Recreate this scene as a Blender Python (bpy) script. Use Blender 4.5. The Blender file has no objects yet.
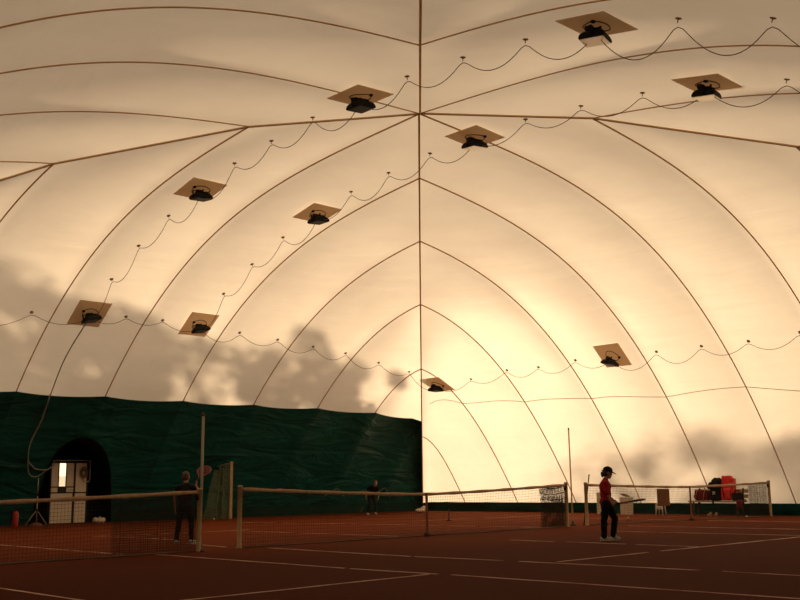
import math, random
# ---- measured layout (metres; origin under the crown of the dome, z up) ----
HA, HB, NP = 17.695, 18.0, 5.974          # half length along the nets, half length across, panels per half side
CAM = (-15.684, -15.771, 1.136); FPX = 1004.363; PITCH = 0.183; YAW = 0.811; ROLL = -0.012
HTOP, C2, C4, C6 = 9.683, 0.892, 0.116, -0.074
G0, G1, G2, D0, D1 = 1.422, -0.232, 0.015, 0.527, -0.149
def zd(u):
    u = abs(u)
    return HTOP*(1-C2*u**2-C4*u**4-C6*u**6-(1-C2-C4-C6)*u**10)
def gprof(t, k):
    k = abs(k)
    return t+(G0+G1*k+G2*k*k)*t*(1-t)+(D0+D1*k)*t*(1-t)*(1-2*t)
def to_world(face, p, q, z):               # p along the wall (-1..1), q towards the wall (0..1)
    if face == 'L': return (p*HA, q*HB, z)
    if face == 'N': return (p*HA, -q*HB, z)
    if face == 'R': return (q*HA, p*HB, z)
    return (-q*HA, p*HB, z)
TW = {0: 0, 1: .945, 2: 2.03, 3: 3.01}
def seam_pt(face, k, t):
    u0 = abs(k)/NP; s = 1 if k >= 0 else -1
    side = (face in 'LR' and k < 0) or (face in 'NW' and k > 0)
    u1 = (TW.get(abs(k), abs(k)) if side else abs(k))/NP
    v = 1-(1-u1)*t; al = u0+(u1-u0)*t**3
    return to_world(face, s*al, v, zd(u1)*gprof(t, k))
def flat_pt(face, k, t):
    s = 1 if k >= 0 else -1; ka = abs(k)
    k0 = int(math.floor(ka)); k1 = k0+1
    if k0 >= 5: k0, k1, f = 5, NP, (ka-5)/(NP-5)
    else: f = ka-k0
    a = seam_pt(face, s*k0, t); b = seam_pt(face, s*k1, t)
    return tuple(a[i]+(b[i]-a[i])*f for i in range(3)), f
def inward(face, k, t):
    e = 1e-3; t = min(max(t, 2e-3), 1-2e-3)
    a, _ = flat_pt(face, k, t-e); b, _ = flat_pt(face, k, t+e)
    ax = (1, 0, 0) if face in 'LN' else (0, 1, 0)
    d = [b[i]-a[i] for i in range(3)]
    n = [ax[1]*d[2]-ax[2]*d[1], ax[2]*d[0]-ax[0]*d[2], ax[0]*d[1]-ax[1]*d[0]]
    l = math.sqrt(sum(c*c for c in n)); n = [c/l for c in n]
    p, _ = flat_pt(face, k, t)
    if n[0]*(-p[0])+n[1]*(-p[1])+n[2]*(1.0-p[2]) < 0: n = [-c for c in n]
    return n
BULGE = .20
def dome_pt(face, k, t, off=0.0):          # a point of the inflated skin; off = distance inside it
    p, f = flat_pt(face, k, t)
    w = (1-t**8)*(1-(1-t)**6)*(1 if abs(k) < 5 else .5)
    n = inward(face, k, t)
    d = off-BULGE*4*f*(1-f)*w
    return (p[0]+n[0]*d, p[1]+n[1]*d, p[2]+n[2]*d)
def t_at_height(face, k, z, off=0.0):
    lo, hi = 0.0, 1.0
    if dome_pt(face, k, 1.0, off)[2] < z: return 1.0
    for _ in range(40):
        m = (lo+hi)/2
        if dome_pt(face, k, m, off)[2] < z: lo = m
        else: hi = m
    return lo
import bpy, bmesh
from mathutils import Vector, Matrix, Euler, Quaternion
random.seed(7)
SC = bpy.context.scene; COL = SC.collection
PI = math.pi

# ------------------------------------------------------------------ helpers
def link(o, parent=None):
    COL.objects.link(o)
    if parent is not None: o.parent = parent
    return o
def obj(name, bm, mat, parent=None, smooth=True):
    me = bpy.data.meshes.new(name); bm.normal_update(); bm.to_mesh(me); bm.free()
    if smooth:
        for p in me.polygons: p.use_smooth = True
    me.materials.append(mat)
    return link(bpy.data.objects.new(name, me), parent)
def tag(o, label=None, cat=None, group=None, kind=None):
    if label: o['label'] = label
    if cat: o['category'] = cat
    if group: o['group'] = group
    if kind: o['kind'] = kind
    return o
def thing(name, label, cat, loc=(0, 0, 0), rotz=0.0, group=None):
    o = bpy.data.objects.new(name, None); o.empty_display_size = .1
    o.location = loc; o.rotation_euler = (0, 0, rotz)
    link(o); return tag(o, label, cat, group)
def NB(): return bmesh.new()
def add_box(bm, c, s, rot=None):
    m = Matrix.Translation(c)
    if rot is not None: m = m @ (rot.to_4x4() if hasattr(rot, 'to_4x4') else rot)
    r = bmesh.ops.create_cube(bm, size=1.0, matrix=m @ Matrix.Diagonal((s[0], s[1], s[2], 1)))
    return r['verts']
def frame_of(d):
    d = d.normalized(); a = Vector((0, 0, 1)) if abs(d.z) < .95 else Vector((1, 0, 0))
    u = d.cross(a).normalized(); return u, d.cross(u).normalized()
def add_tube(bm, pts, r, seg=8, closed=False):
    pts = [Vector(p) for p in pts]; n = len(pts); rings = []
    for i, p in enumerate(pts):
        if closed: d = pts[(i+1) % n]-pts[i-1]
        else: d = pts[min(i+1, n-1)]-pts[max(i-1, 0)]
        if d.length < 1e-9: d = Vector((0, 0, 1))
        d.normalize()
        if i == 0: u, v = frame_of(d)
        else:
            u = (u-d*u.dot(d))
            u = u.normalized() if u.length > 1e-6 else frame_of(d)[0]
            v = d.cross(u).normalized()
        rr = r[i] if isinstance(r, (list, tuple)) else r
        rings.append([bm.verts.new(p+(u*math.cos(a)+v*math.sin(a))*rr) for a in [2*PI*j/seg for j in range(seg)]])
    m = n if closed else n-1
    for i in range(m):
        A, B = rings[i], rings[(i+1) % n]
        for j in range(seg): bm.faces.new((A[j], A[(j+1) % seg], B[(j+1) % seg], B[j]))
    if not closed:
        bm.faces.new(list(reversed(rings[0]))); bm.faces.new(rings[-1])
def add_lathe(bm, prof, seg=20, mat=Matrix.Identity(4)):
    rings = []
    for r, z in prof:
        rings.append([bm.verts.new(mat @ Vector((r*math.cos(2*PI*j/seg), r*math.sin(2*PI*j/seg), z))) for j in range(seg)])
    for A, B in zip(rings[:-1], rings[1:]):
        for j in range(seg): bm.faces.new((A[j], A[(j+1) % seg], B[(j+1) % seg], B[j]))
    bm.faces.new(list(reversed(rings[0]))); bm.faces.new(rings[-1])
def add_ell(bm, c, r, rot=None, seg=16, rings=10):
    m = Matrix.Translation(c)
    if rot is not None: m = m @ rot.to_4x4()
    r = (r, r, r) if not isinstance(r, (tuple, list)) else r
    bmesh.ops.create_uvsphere(bm, u_segments=seg, v_segments=rings, radius=1.0, matrix=m @ Matrix.Diagonal((r[0], r[1], r[2], 1)))
def add_cap(bm, p0, r0, p1, r1, seg=12):
    t = bmesh.new()
    for p, r in ((p0, r0), (p1, r1)): bmesh.ops.create_uvsphere(t, u_segments=seg, v_segments=8, radius=r, matrix=Matrix.Translation(p))
    h = bmesh.ops.convex_hull(t, input=list(t.verts))
    bmesh.ops.delete(t, geom=[v for v in t.verts if not v.link_faces], context='VERTS')
    bmesh.ops.recalc_face_normals(t, faces=list(t.faces))
    mp = {v: bm.verts.new(v.co) for v in t.verts}
    for f in t.faces:
        if all(v in mp for v in f.verts): bm.faces.new([mp[v] for v in f.verts])
    t.free()
def add_prism(bm, poly, y0, y1):                     # polygon in (x, z) pulled from y0 to y1
    a = [bm.verts.new((x, y0, z)) for x, z in poly]; b = [bm.verts.new((x, y1, z)) for x, z in poly]
    n = len(poly); bm.faces.new(a); bm.faces.new(list(reversed(b)))
    for i in range(n): bm.faces.new((a[i], b[i], b[(i+1) % n], a[(i+1) % n]))
def bevel(bm, w, seg=2):
    bmesh.ops.bevel(bm, geom=list(bm.edges), offset=w, segments=seg, affect='EDGES', profile=.5)
def remeshed(name, bm, voxel, mat, parent, smooth=4, disp=None):
    me = bpy.data.meshes.new('tmp'); bm.to_mesh(me); bm.free()
    o = bpy.data.objects.new('tmp', me); COL.objects.link(o)
    r = o.modifiers.new('r', 'REMESH'); r.mode = 'VOXEL'; r.voxel_size = voxel
    s = o.modifiers.new('s', 'SMOOTH'); s.iterations = smooth; s.factor = .5
    dg = bpy.context.evaluated_depsgraph_get(); dg.update()
    m2 = bpy.data.meshes.new_from_object(o.evaluated_get(dg)); m2.name = name
    bpy.data.objects.remove(o); bpy.data.meshes.remove(me)
    if disp:
        for v in m2.vertices: v.co += Vector(disp(v.co, v.normal))
    for p in m2.polygons: p.use_smooth = True
    m2.materials.clear(); m2.materials.append(mat)
    return link(bpy.data.objects.new(name, m2), parent)

# ------------------------------------------------------------------ materials
def mat(name, col, rough=.6, spec=.3, metal=0.0, noise=None, scale=6.0, bump=0.0, bscale=40.0, trans=None):
    m = bpy.data.materials.new(name); m.use_nodes = True
    nt = m.node_tree; N = nt.nodes; L = nt.links
    b = N['Principled BSDF']; b.inputs['Base Color'].default_value = (*col, 1)
    b.inputs['Roughness'].default_value = rough; b.inputs['Specular IOR Level'].default_value = spec; b.inputs['Metallic'].default_value = metal
    tc = N.new('ShaderNodeTexCoord')
    if noise:
        nz = N.new('ShaderNodeTexNoise'); nz.inputs['Scale'].default_value = scale; nz.inputs['Detail'].default_value = 5
        L.new(tc.outputs['Object'], nz.inputs['Vector'])
        rp = N.new('ShaderNodeValToRGB'); rp.color_ramp.elements[0].position = .32; rp.color_ramp.elements[1].position = .68
        rp.color_ramp.elements[0].color = (*col, 1); rp.color_ramp.elements[1].color = (*noise, 1)
        L.new(nz.outputs['Fac'], rp.inputs['Fac']); L.new(rp.outputs['Color'], b.inputs['Base Color'])
    if bump:
        n2 = N.new('ShaderNodeTexNoise'); n2.inputs['Scale'].default_value = bscale; n2.inputs['Detail'].default_value = 4
        L.new(tc.outputs['Object'], n2.inputs['Vector'])
        bp = N.new('ShaderNodeBump'); bp.inputs['Strength'].default_value = bump; bp.inputs['Distance'].default_value = .02
        L.new(n2.outputs['Fac'], bp.inputs['Height']); L.new(bp.outputs['Normal'], b.inputs['Normal'])
    return m
def membrane_mat():
    m = bpy.data.materials.new('membrane'); m.use_nodes = True
    nt = m.node_tree; N = nt.nodes; L = nt.links; N.remove(N['Principled BSDF'])
    out = N['Material Output']; mix = N.new('ShaderNodeMixShader'); mix.inputs[0].default_value = MEM_T
    d = N.new('ShaderNodeBsdfDiffuse'); t = N.new('ShaderNodeBsdfTranslucent')
    tc = N.new('ShaderNodeTexCoord')
    nz = N.new('ShaderNodeTexNoise'); nz.inputs['Scale'].default_value = .35; nz.inputs['Detail'].default_value = 6; nz.inputs['Roughness'].default_value = .6
    L.new(tc.outputs['Object'], nz.inputs['Vector'])
    rp = N.new('ShaderNodeValToRGB'); e = rp.color_ramp.elements
    e[0].position = .25; e[0].color = (.79, .70, .565, 1); e[1].position = .62; e[1].color = (.89, .80, .65, 1)
    L.new(nz.outputs['Fac'], rp.inputs['Fac'])
    L.new(rp.outputs['Color'], d.inputs['Color']); L.new(rp.outputs['Color'], t.inputs['Color'])
    # long soft horizontal creases in the cloth
    mp = N.new('ShaderNodeMapping'); mp.inputs['Scale'].default_value = (.18, .18, 2.6); L.new(tc.outputs['Object'], mp.inputs['Vector'])
    n2 = N.new('ShaderNodeTexNoise'); n2.inputs['Scale'].default_value = 1.6; n2.inputs['Detail'].default_value = 3; L.new(mp.outputs['Vector'], n2.inputs['Vector'])
    bp = N.new('ShaderNodeBump'); bp.inputs['Strength'].default_value = .25; bp.inputs['Distance'].default_value = .12
    L.new(n2.outputs['Fac'], bp.inputs['Height']); L.new(bp.outputs['Normal'], d.inputs['Normal']); L.new(bp.outputs['Normal'], t.inputs['Normal'])
    rf = N.new('ShaderNodeBsdfRefraction'); rf.inputs['IOR'].default_value = 1.25; rf.inputs['Roughness'].default_value = .95
    L.new(rp.outputs['Color'], rf.inputs['Color'])
    m2 = N.new('ShaderNodeMixShader'); m2.inputs[0].default_value = FWD; L.new(t.outputs[0], m2.inputs[1]); L.new(rf.outputs[0], m2.inputs[2])
    L.new(d.outputs[0], mix.inputs[1]); L.new(m2.outputs[0], mix.inputs[2]); L.new(mix.outputs[0], out.inputs['Surface'])
    return m
def lining_mat():
    m = mat('green lining', (.004, .040, .030), .42, .3)
    nt = m.node_tree; N = nt.nodes; L = nt.links; b = N['Principled BSDF']
    tc = N.new('ShaderNodeTexCoord')
    mp = N.new('ShaderNodeMapping'); mp.inputs['Scale'].default_value = (.30, .30, 1.25); L.new(tc.outputs['Object'], mp.inputs['Vector'])
    n2 = N.new('ShaderNodeTexNoise'); n2.inputs['Scale'].default_value = 1.5; n2.inputs['Detail'].default_value = 3; n2.inputs['Distortion'].default_value = 1.4
    L.new(mp.outputs['Vector'], n2.inputs['Vector'])
    bp = N.new('ShaderNodeBump'); bp.inputs['Strength'].default_value = .8; bp.inputs['Distance'].default_value = .2
    L.new(n2.outputs['Fac'], bp.inputs['Height']); L.new(bp.outputs['Normal'], b.inputs['Normal'])
    n3 = N.new('ShaderNodeTexNoise'); n3.inputs['Scale'].default_value = .8; n3.inputs['Detail'].default_value = 4; L.new(tc.outputs['Object'], n3.inputs['Vector'])
    rp = N.new('ShaderNodeValToRGB'); e = rp.color_ramp.elements
    e[0].position = .3; e[0].color = (.003, .056, .046, 1); e[1].position = .7; e[1].color = (.006, .090, .074, 1)
    L.new(n3.outputs['Fac'], rp.inputs['Fac']); L.new(rp.outputs['Color'], b.inputs['Base Color'])
    return m
def clay_mat():
    m = bpy.data.materials.new('clay'); m.use_nodes = True
    nt = m.node_tree; N = nt.nodes; L = nt.links; b = N['Principled BSDF']
    b.inputs['Roughness'].default_value = .95; b.inputs['Specular IOR Level'].default_value = .03
    tc = N.new('ShaderNodeTexCoord')
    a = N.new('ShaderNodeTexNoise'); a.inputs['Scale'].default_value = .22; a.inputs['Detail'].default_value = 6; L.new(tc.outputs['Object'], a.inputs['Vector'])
    # light falloff painted into the clay colour: darker near half, brighter beyond the nets
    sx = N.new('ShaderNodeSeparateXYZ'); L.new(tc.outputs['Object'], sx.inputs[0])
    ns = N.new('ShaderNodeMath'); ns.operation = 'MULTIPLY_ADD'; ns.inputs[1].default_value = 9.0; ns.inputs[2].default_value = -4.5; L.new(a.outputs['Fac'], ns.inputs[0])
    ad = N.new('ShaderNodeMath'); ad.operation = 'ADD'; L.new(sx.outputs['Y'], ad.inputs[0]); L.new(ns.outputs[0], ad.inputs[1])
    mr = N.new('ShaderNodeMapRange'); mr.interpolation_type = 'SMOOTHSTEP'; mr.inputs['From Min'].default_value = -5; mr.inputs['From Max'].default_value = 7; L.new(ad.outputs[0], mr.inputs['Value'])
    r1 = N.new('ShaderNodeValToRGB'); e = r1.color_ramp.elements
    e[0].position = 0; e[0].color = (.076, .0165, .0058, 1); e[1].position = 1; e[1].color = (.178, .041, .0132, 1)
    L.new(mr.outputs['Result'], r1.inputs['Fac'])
    c = N.new('ShaderNodeTexNoise'); c.inputs['Scale'].default_value = 14; c.inputs['Detail'].default_value = 6; L.new(tc.outputs['Object'], c.inputs['Vector'])
    mx = N.new('ShaderNodeMixRGB'); mx.blend_type = 'MULTIPLY'; mx.inputs[0].default_value = .35
    L.new(r1.outputs['Color'], mx.inputs[1]); L.new(c.outputs['Fac'], mx.inputs[2]); L.new(mx.outputs['Color'], b.inputs['Base Color'])
    f = N.new('ShaderNodeTexNoise'); f.inputs['Scale'].default_value = 60; f.inputs['Detail'].default_value = 3; L.new(tc.outputs['Object'], f.inputs['Vector'])
    bp = N.new('ShaderNodeBump'); bp.inputs['Strength'].default_value = .3; bp.inputs['Distance'].default_value = .01
    L.new(f.outputs['Fac'], bp.inputs['Height']); L.new(bp.outputs['Normal'], b.inputs['Normal'])
    return m
def net_cloth_mat(name, col, alpha):
    m = mat(name, col, .8, .1); nt = m.node_tree; N = nt.nodes; L = nt.links
    b = N['Principled BSDF']; out = N['Material Output']
    tr = N.new('ShaderNodeBsdfTransparent'); mx = N.new('ShaderNodeMixShader'); mx.inputs[0].default_value = alpha
    L.new(tr.outputs[0], mx.inputs[1]); L.new(b.outputs[0], mx.inputs[2]); L.new(mx.outputs[0], out.inputs['Surface'])
    return m
def emit_mat(name, col, s):
    m = bpy.data.materials.new(name); m.use_nodes = True; N = m.node_tree.nodes
    b = N['Principled BSDF']; b.inputs['Base Color'].default_value = (.6, .6, .55, 1)
    b.inputs['Emission Color'].default_value = (*col, 1); b.inputs['Emission Strength'].default_value = s
    return m

MEM_T = .55; FWD = .008
def patch_mat():
    m = bpy.data.materials.new('patch'); m.use_nodes = True; nt = m.node_tree; N = nt.nodes; L = nt.links; N.remove(N['Principled BSDF'])
    mix = N.new('ShaderNodeMixShader'); mix.inputs[0].default_value = .5; d = N.new('ShaderNodeBsdfDiffuse'); t = N.new('ShaderNodeBsdfTranslucent')
    for q in (d, t): q.inputs['Color'].default_value = (.84, .72, .56, 1)
    L.new(d.outputs[0], mix.inputs[1]); L.new(t.outputs[0], mix.inputs[2]); L.new(mix.outputs[0], N['Material Output'].inputs['Surface']); return m
M = dict(
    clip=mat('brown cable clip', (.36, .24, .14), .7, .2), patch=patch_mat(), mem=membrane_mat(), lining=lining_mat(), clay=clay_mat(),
    seam=mat('seam webbing', (.62, .39, .19), .8, .1),
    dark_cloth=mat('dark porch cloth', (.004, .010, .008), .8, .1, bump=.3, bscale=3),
    base_strip=mat('faded green strip', (.010, .050, .038), .8, .1, noise=(.02, .06, .045), scale=3),
    line=mat('dusty line tape', (.66, .46, .34), .9, .1, noise=(.34, .15, .09), scale=1.6),
    wood=mat('raw plywood', (.40, .27, .13), .8, .15, noise=(.36, .24, .12), scale=3),
    black=mat('black metal', (.007, .007, .008), .6, .15), blackp=mat('black plastic', (.01, .01, .011), .5, .3),
    lens=mat('clear lamp cover', (.85, .80, .72), .35, .5, .75), lens_dark=mat('smoked lamp cover', (.006, .006, .007), .5, .1),
    cable=mat('brown cable', (.16, .10, .05), .7, .2), gcable=mat('grey cable', (.28, .26, .22), .7, .2),
    band=mat('net band canvas', (.44, .30, .185), .9, .1, noise=(.33, .21, .12), scale=9),
    cord=mat('net cord', (.035, .028, .022), .9, .1), post=mat('weathered post', (.40, .27, .14), .7, .25, noise=(.31, .20, .10), scale=8),
    dpost=mat('dark post', (.06, .045, .03), .7, .25), strap=mat('brown strap', (.17, .075, .04), .8, .1), rope=mat('ground rope', (.17, .11, .075), .9, .1),
    alu=mat('dull aluminium', (.30, .25, .19), .45, .4, .3), pale=mat('pale wood pole', (.80, .64, .45), .7, .2),
    white=mat('white plastic', (.62, .55, .44), .5, .3), doorw=mat('door paint', (.62, .52, .38), .5, .3, noise=(.55, .46, .34), scale=4), frame=mat('dark door frame', (.012, .011, .010), .6, .3),
    glow=emit_mat('daylit pane', (1.0, .80, .50), 1.5), glow2=emit_mat('daylit lower pane', (1.0, .78, .48), .8),
    red=mat('red cloth', (.25, .008, .014), .8, .15, bump=.25, bscale=25), redbag=mat('bright red nylon', (.62, .022, .02), .55, .3, bump=.2, bscale=18),
    maroon=mat('maroon cloth', (.12, .012, .016), .8, .15, bump=.2, bscale=18), bk=mat('black cloth', (.008, .008, .010), .85, .1, bump=.25, bscale=25),
    bk2=mat('charcoal cloth', (.016, .015, .018), .85, .1), shoe=mat('grey trainer', (.36, .33, .27), .7, .2), sole=mat('pale sole', (.6, .55, .45), .7, .2),
    skin=mat('skin', (.34, .17, .11), .6, .3), hair=mat('dark brown hair', (.025, .013, .008), .6, .3, bump=.5, bscale=60), hairl=mat('brown hair', (.085, .042, .02), .6, .3, bump=.5, bscale=60),
    eye=mat('eye', (.02, .015, .012), .3, .5), lip=mat('lip', (.24, .08, .065), .6, .3),
    ball=mat('tennis ball felt', (.60, .50, .20), .95, .05, bump=.4, bscale=160), string=mat('racket string', (.5, .48, .4), .6, .3),
    racket=mat('racket frame', (.02, .016, .016), .4, .5), racketr=mat('brown racket face', (.20, .055, .04), .6, .3), grip=mat('racket grip', (.03, .03, .03), .9, .1),
    ext=mat('extinguisher red', (.42, .012, .012), .4, .5), brown=mat('brown board', (.15, .065, .03), .8, .15), box=mat('pale carton', (.55, .46, .34), .85, .1),
    screen=net_cloth_mat('green divider netting', (.12, .14, .08), .55), tan=mat('tan leather', (.36, .20, .08), .7, .2),
    leaf=mat('leaf', (.03, .06, .015), .7, .2), bark=mat('bark', (.07, .045, .03), .9, .1), turf=mat('turf', (.05, .07, .02), .95, .1, noise=(.07, .06, .03), scale=.5),
)

# ------------------------------------------------------------------ the dome
ZB = 4.141
def zband(face, k): return ZB-(.55*((k-3)/2.97)**2 if face == 'L' and k > 3 else 0)-(.055*4*(k % 1)*(1-k % 1) if face == 'L' else 0)
def grid_face(face, k0, k1, nk, nt, off, zlo=None, zhi=None, bm=None):
    bm = bm or NB(); cols = []
    for i in range(nk+1):
        k = k0+(k1-k0)*i/nk
        k = max(min(k, NP-1e-4), -NP+1e-4)
        ta = t_at_height(face, k, zlo(k), off) if zlo is not None else 0.0
        tb = t_at_height(face, k, zhi(k), off) if zhi is not None else 1.0
        cols.append([bm.verts.new(dome_pt(face, k, ta+(tb-ta)*j/nt, off)) for j in range(nt+1)])
    for A, B in zip(cols[:-1], cols[1:]):
        for j in range(nt): bm.faces.new((A[j], B[j], B[j+1], A[j+1]))
    return bm
KS = [-NP]+list(range(-5, 6))+[NP]
SIDE = {'L': 'left', 'R': 'right', 'N': 'near', 'W': 'rear'}
walls = {}
for face in 'LRNW':
    bm = NB()
    for a, b in zip(KS[:-1], KS[1:]):
        grid_face(face, a, b, 10, 44, 0.0, (lambda k: zband(face, k)-.12) if face in 'LN' else None, None, bm)
    bmesh.ops.remove_doubles(bm, verts=list(bm.verts), dist=2e-3)
    bm.normal_update()
    for fc in list(bm.faces):
        c = fc.calc_center_median()
        if fc.normal.dot(Vector((0, 0, 1.0))-c) < 0: fc.normal_flip()
    w = obj('wall_'+SIDE[face], bm, M['mem']); tag(w, kind='structure'); walls[face] = w
    for k in range(-5, 6):                                   # one webbing seam between two cloth panels
        ta = t_at_height(face, k, zband(face, k)+.02) if face in 'LN' else .004
        if ta > .98: continue
        bm = NB(); pts = [dome_pt(face, k, ta+(1-ta)*(j/60), .018) for j in range(61)]
        add_tube(bm, pts, .021 if face in 'LR' else .0145, 6); obj('seam', bm, M['seam'], w)
for n, (sx, sy) in enumerate(((1, 1), (-1, 1), (1, -1), (-1, -1))):   # diagonal seams where two walls meet
    face = 'L' if sy > 0 else 'N'; bm = NB()
    ks = [0, 1, 2, 3, 4, 5, 5.3, 5.6, 5.9, NP-1e-3]
    pts = [Vector(dome_pt(face, sx*k if k else 0, .999, .02)) for k in ks]
    add_tube(bm, pts, .026, 6); tag(obj('trim_%d' % (n+1), bm, M['seam']), kind='structure')
# faint welded seam along the right wall
bm = NB()
ts = [(4.479, .8977), (4.0, .60), (3.431, .439), (2.6, .315), (1.9, .255), (1.236, .2089), (.3, .180), (-.527, .1716), (-1.6, .19), (-3, .28)]
def spline(P, n=8):
    out = []
    for i in range(len(P)-1):
        p0, p1, p2, p3 = P[max(i-1, 0)], P[i], P[i+1], P[min(i+2, len(P)-1)]
        for j in range(n):
            t = j/n
            out.append(tuple(.5*((2*p1[c])+(-p0[c]+p2[c])*t+(2*p0[c]-5*p1[c]+4*p2[c]-p3[c])*t*t+(-p0[c]+3*p1[c]-3*p2[c]+p3[c])*t**3) for c in range(len(p1))))
    out.append(tuple(P[-1])); return out
add_tube(bm, [dome_pt('R', k, t, .015) for k, t in spline(ts)], .011, 5); obj('weld_seam', bm, M['wood'], walls['R'])

# porch opening in the green lining: outline in (x, z)
ARCH = spline([(-.95, 0), (-.98, 1.0), (-.95, 1.9), (-.82, 2.42), (-.53, 2.72), (-.10, 2.84), (.39, 2.71), (.84, 2.4), (1.26, 1.86), (1.59, 1.11), (1.88, .30), (1.95, 0)], 6)
def inside(x, z, poly):
    c = False; n = len(poly)
    for i in range(n):
        (x1, z1), (x2, z2) = poly[i], poly[(i+1) % n]
        if (z1 > z) != (z2 > z) and x < (x2-x1)*(z-z1)/(z2-z1)+x1: c = not c
    return c
def lining_y(x, z, off=.045):
    k = x/HA*NP; return dome_pt('L', k, t_at_height('L', k, max(z, 1e-3), off), off)[1]
bm = NB()
for a, b in zip(KS[:-1], KS[1:]):
    fine = a >= -1 and b <= 1
    grid_face('L', a, b, 40 if fine else 12, 44 if fine else 16, .045, lambda k: 0.0, lambda k: zband('L', k), bm)
bmesh.ops.remove_doubles(bm, verts=list(bm.verts), dist=2e-3)
dead = [f for f in bm.faces if inside(f.calc_center_median().x, f.calc_center_median().z, ARCH)]
edge_v = set(v for f in dead for v in f.verts)
bmesh.ops.delete(bm, geom=dead, context='FACES')
for v in list(bm.verts):
    if v in edge_v and v.is_valid and v.link_faces:
        best = None
        for (x1, z1), (x2, z2) in zip(ARCH[:-1], ARCH[1:]):
            dx, dz = x2-x1, z2-z1; t = max(0, min(1, ((v.co.x-x1)*dx+(v.co.z-z1)*dz)/(dx*dx+dz*dz+1e-9)))
            q = (x1+dx*t, z1+dz*t); d = (q[0]-v.co.x)**2+(q[1]-v.co.z)**2
            if best is None or d < best[0]: best = (d, q)
        x, z = best[1]; v.co = (x, lining_y(x, z), max(z, 0))
lin = obj('green_lining', bm, M['lining'], walls['L'])
bm = NB()
for a, b in zip(KS[:-1], KS[1:]): grid_face('N', a, b, 8, 10, .045, lambda k: 0.0, lambda k: ZB, bm)
obj('green_lining', bm, M['lining'], walls['N'])
for face, z1, m_ in (('R', .40, 'lining'), ('W', .40, 'lining'), ):
    bm = NB()
    for a, b in zip(KS[:-1], KS[1:]): grid_face(face, a, b, 8, 4, .05, lambda k: 0.0, lambda k: z1, bm)
    obj('base_strip', bm, M[m_], walls[face])
bm = NB()
for a, b in ((-NP, -1), (.72, 1), (1, 2), (2, 3), (3, 4), (4, 5), (5, NP)): grid_face('L', a, b, 10, 4, .075, lambda k: 0.0, lambda k: .40, bm)
obj('base_strip', bm, M['base_strip'], walls['L'])
# porch behind the opening
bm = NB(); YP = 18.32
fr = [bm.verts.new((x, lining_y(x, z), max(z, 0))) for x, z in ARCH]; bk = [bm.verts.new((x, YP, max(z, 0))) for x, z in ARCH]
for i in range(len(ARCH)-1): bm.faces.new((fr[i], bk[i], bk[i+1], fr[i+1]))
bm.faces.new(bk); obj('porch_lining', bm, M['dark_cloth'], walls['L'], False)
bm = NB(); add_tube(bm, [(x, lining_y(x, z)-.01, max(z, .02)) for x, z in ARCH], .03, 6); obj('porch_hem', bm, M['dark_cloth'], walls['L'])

# door: px (50..87.5, 463..525) of the photo
YD = 17.45
door = bpy.data.objects.new('door_1', None); link(door); door.location = (-.555, YD, 0); tag(door, kind='structure')
DW, DH = 1.345, 2.07
xs = [0, .50/1.37*.71*1.37, 0, 0]
def drect(name, x0, x1, z0, z1, mtl, dy=0.0, th=.03, bev=.004):
    bm = NB(); add_box(bm, ((x0+x1)/2, dy, (z0+z1)/2), (x1-x0, th, z1-z0)); bevel(bm, bev, 1)
    return obj(name, bm, mtl, door, False)
c0, c1, c2, c3, c4 = .03, .29, .56, .85, 1.315
for (x0, x1, z0, z1) in ((c0, c1, 1.25, 2.04), (c2, c3, 1.25, 2.04), (c0, c1, 1.06, 1.22), (c2, c3, 1.06, 1.22), (c0, c3-.02, .03, 1.02), (c3+.05, c4, 1.06, 2.04), (c3+.03, c4, .03, 1.02)):
    drect('door_panel', x0+.012, x1-.012, z0, z1, M['doorw'])
drect('door_window', c1+.02, c2-.02, 1.60, 2.03, M['glow']); drect('door_window', c1+.02, c2-.02, 1.25, 1.60, M['glow2'])
drect('letter_plate', c1+.02, c2-.02, 1.06, 1.22, M['blackp'])
bm = NB()
for (x0, x1, z0, z1) in ((0, .035, 0, DH), (c4-.005, DW+.02, 0, DH), (0, DW, 2.04, DH), (c3-.01, c3+.045, 0, 2.05), (c1-.02, c1+.02, 1.04, 2.05), (c2-.02, c2+.02, 1.04, 2.05), (0, c3, 1.215, 1.255), (0, DW, 1.02, 1.062)):
    add_box(bm, ((x0+x1)/2, 0, (z0+z1)/2), (x1-x0, .045, z1-z0))
add_box(bm, (DW/2, .04, DH/2), (DW, .02, DH))
for x in (.02, DW): add_box(bm, (x, .43, DH/2), (.03, .82, DH))
add_box(bm, (DW/2, .43, DH-.01), (DW, .82, .03)); obj('door_frame', bm, M['frame'], door, False)
bm = NB(); add_tube(bm, [(c3-.06, -.03, 1.14), (c3-.06, -.075, 1.14), (c3-.16, -.075, 1.14)], .013, 8); obj('door_handle', bm, M['alu'], door)

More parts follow.
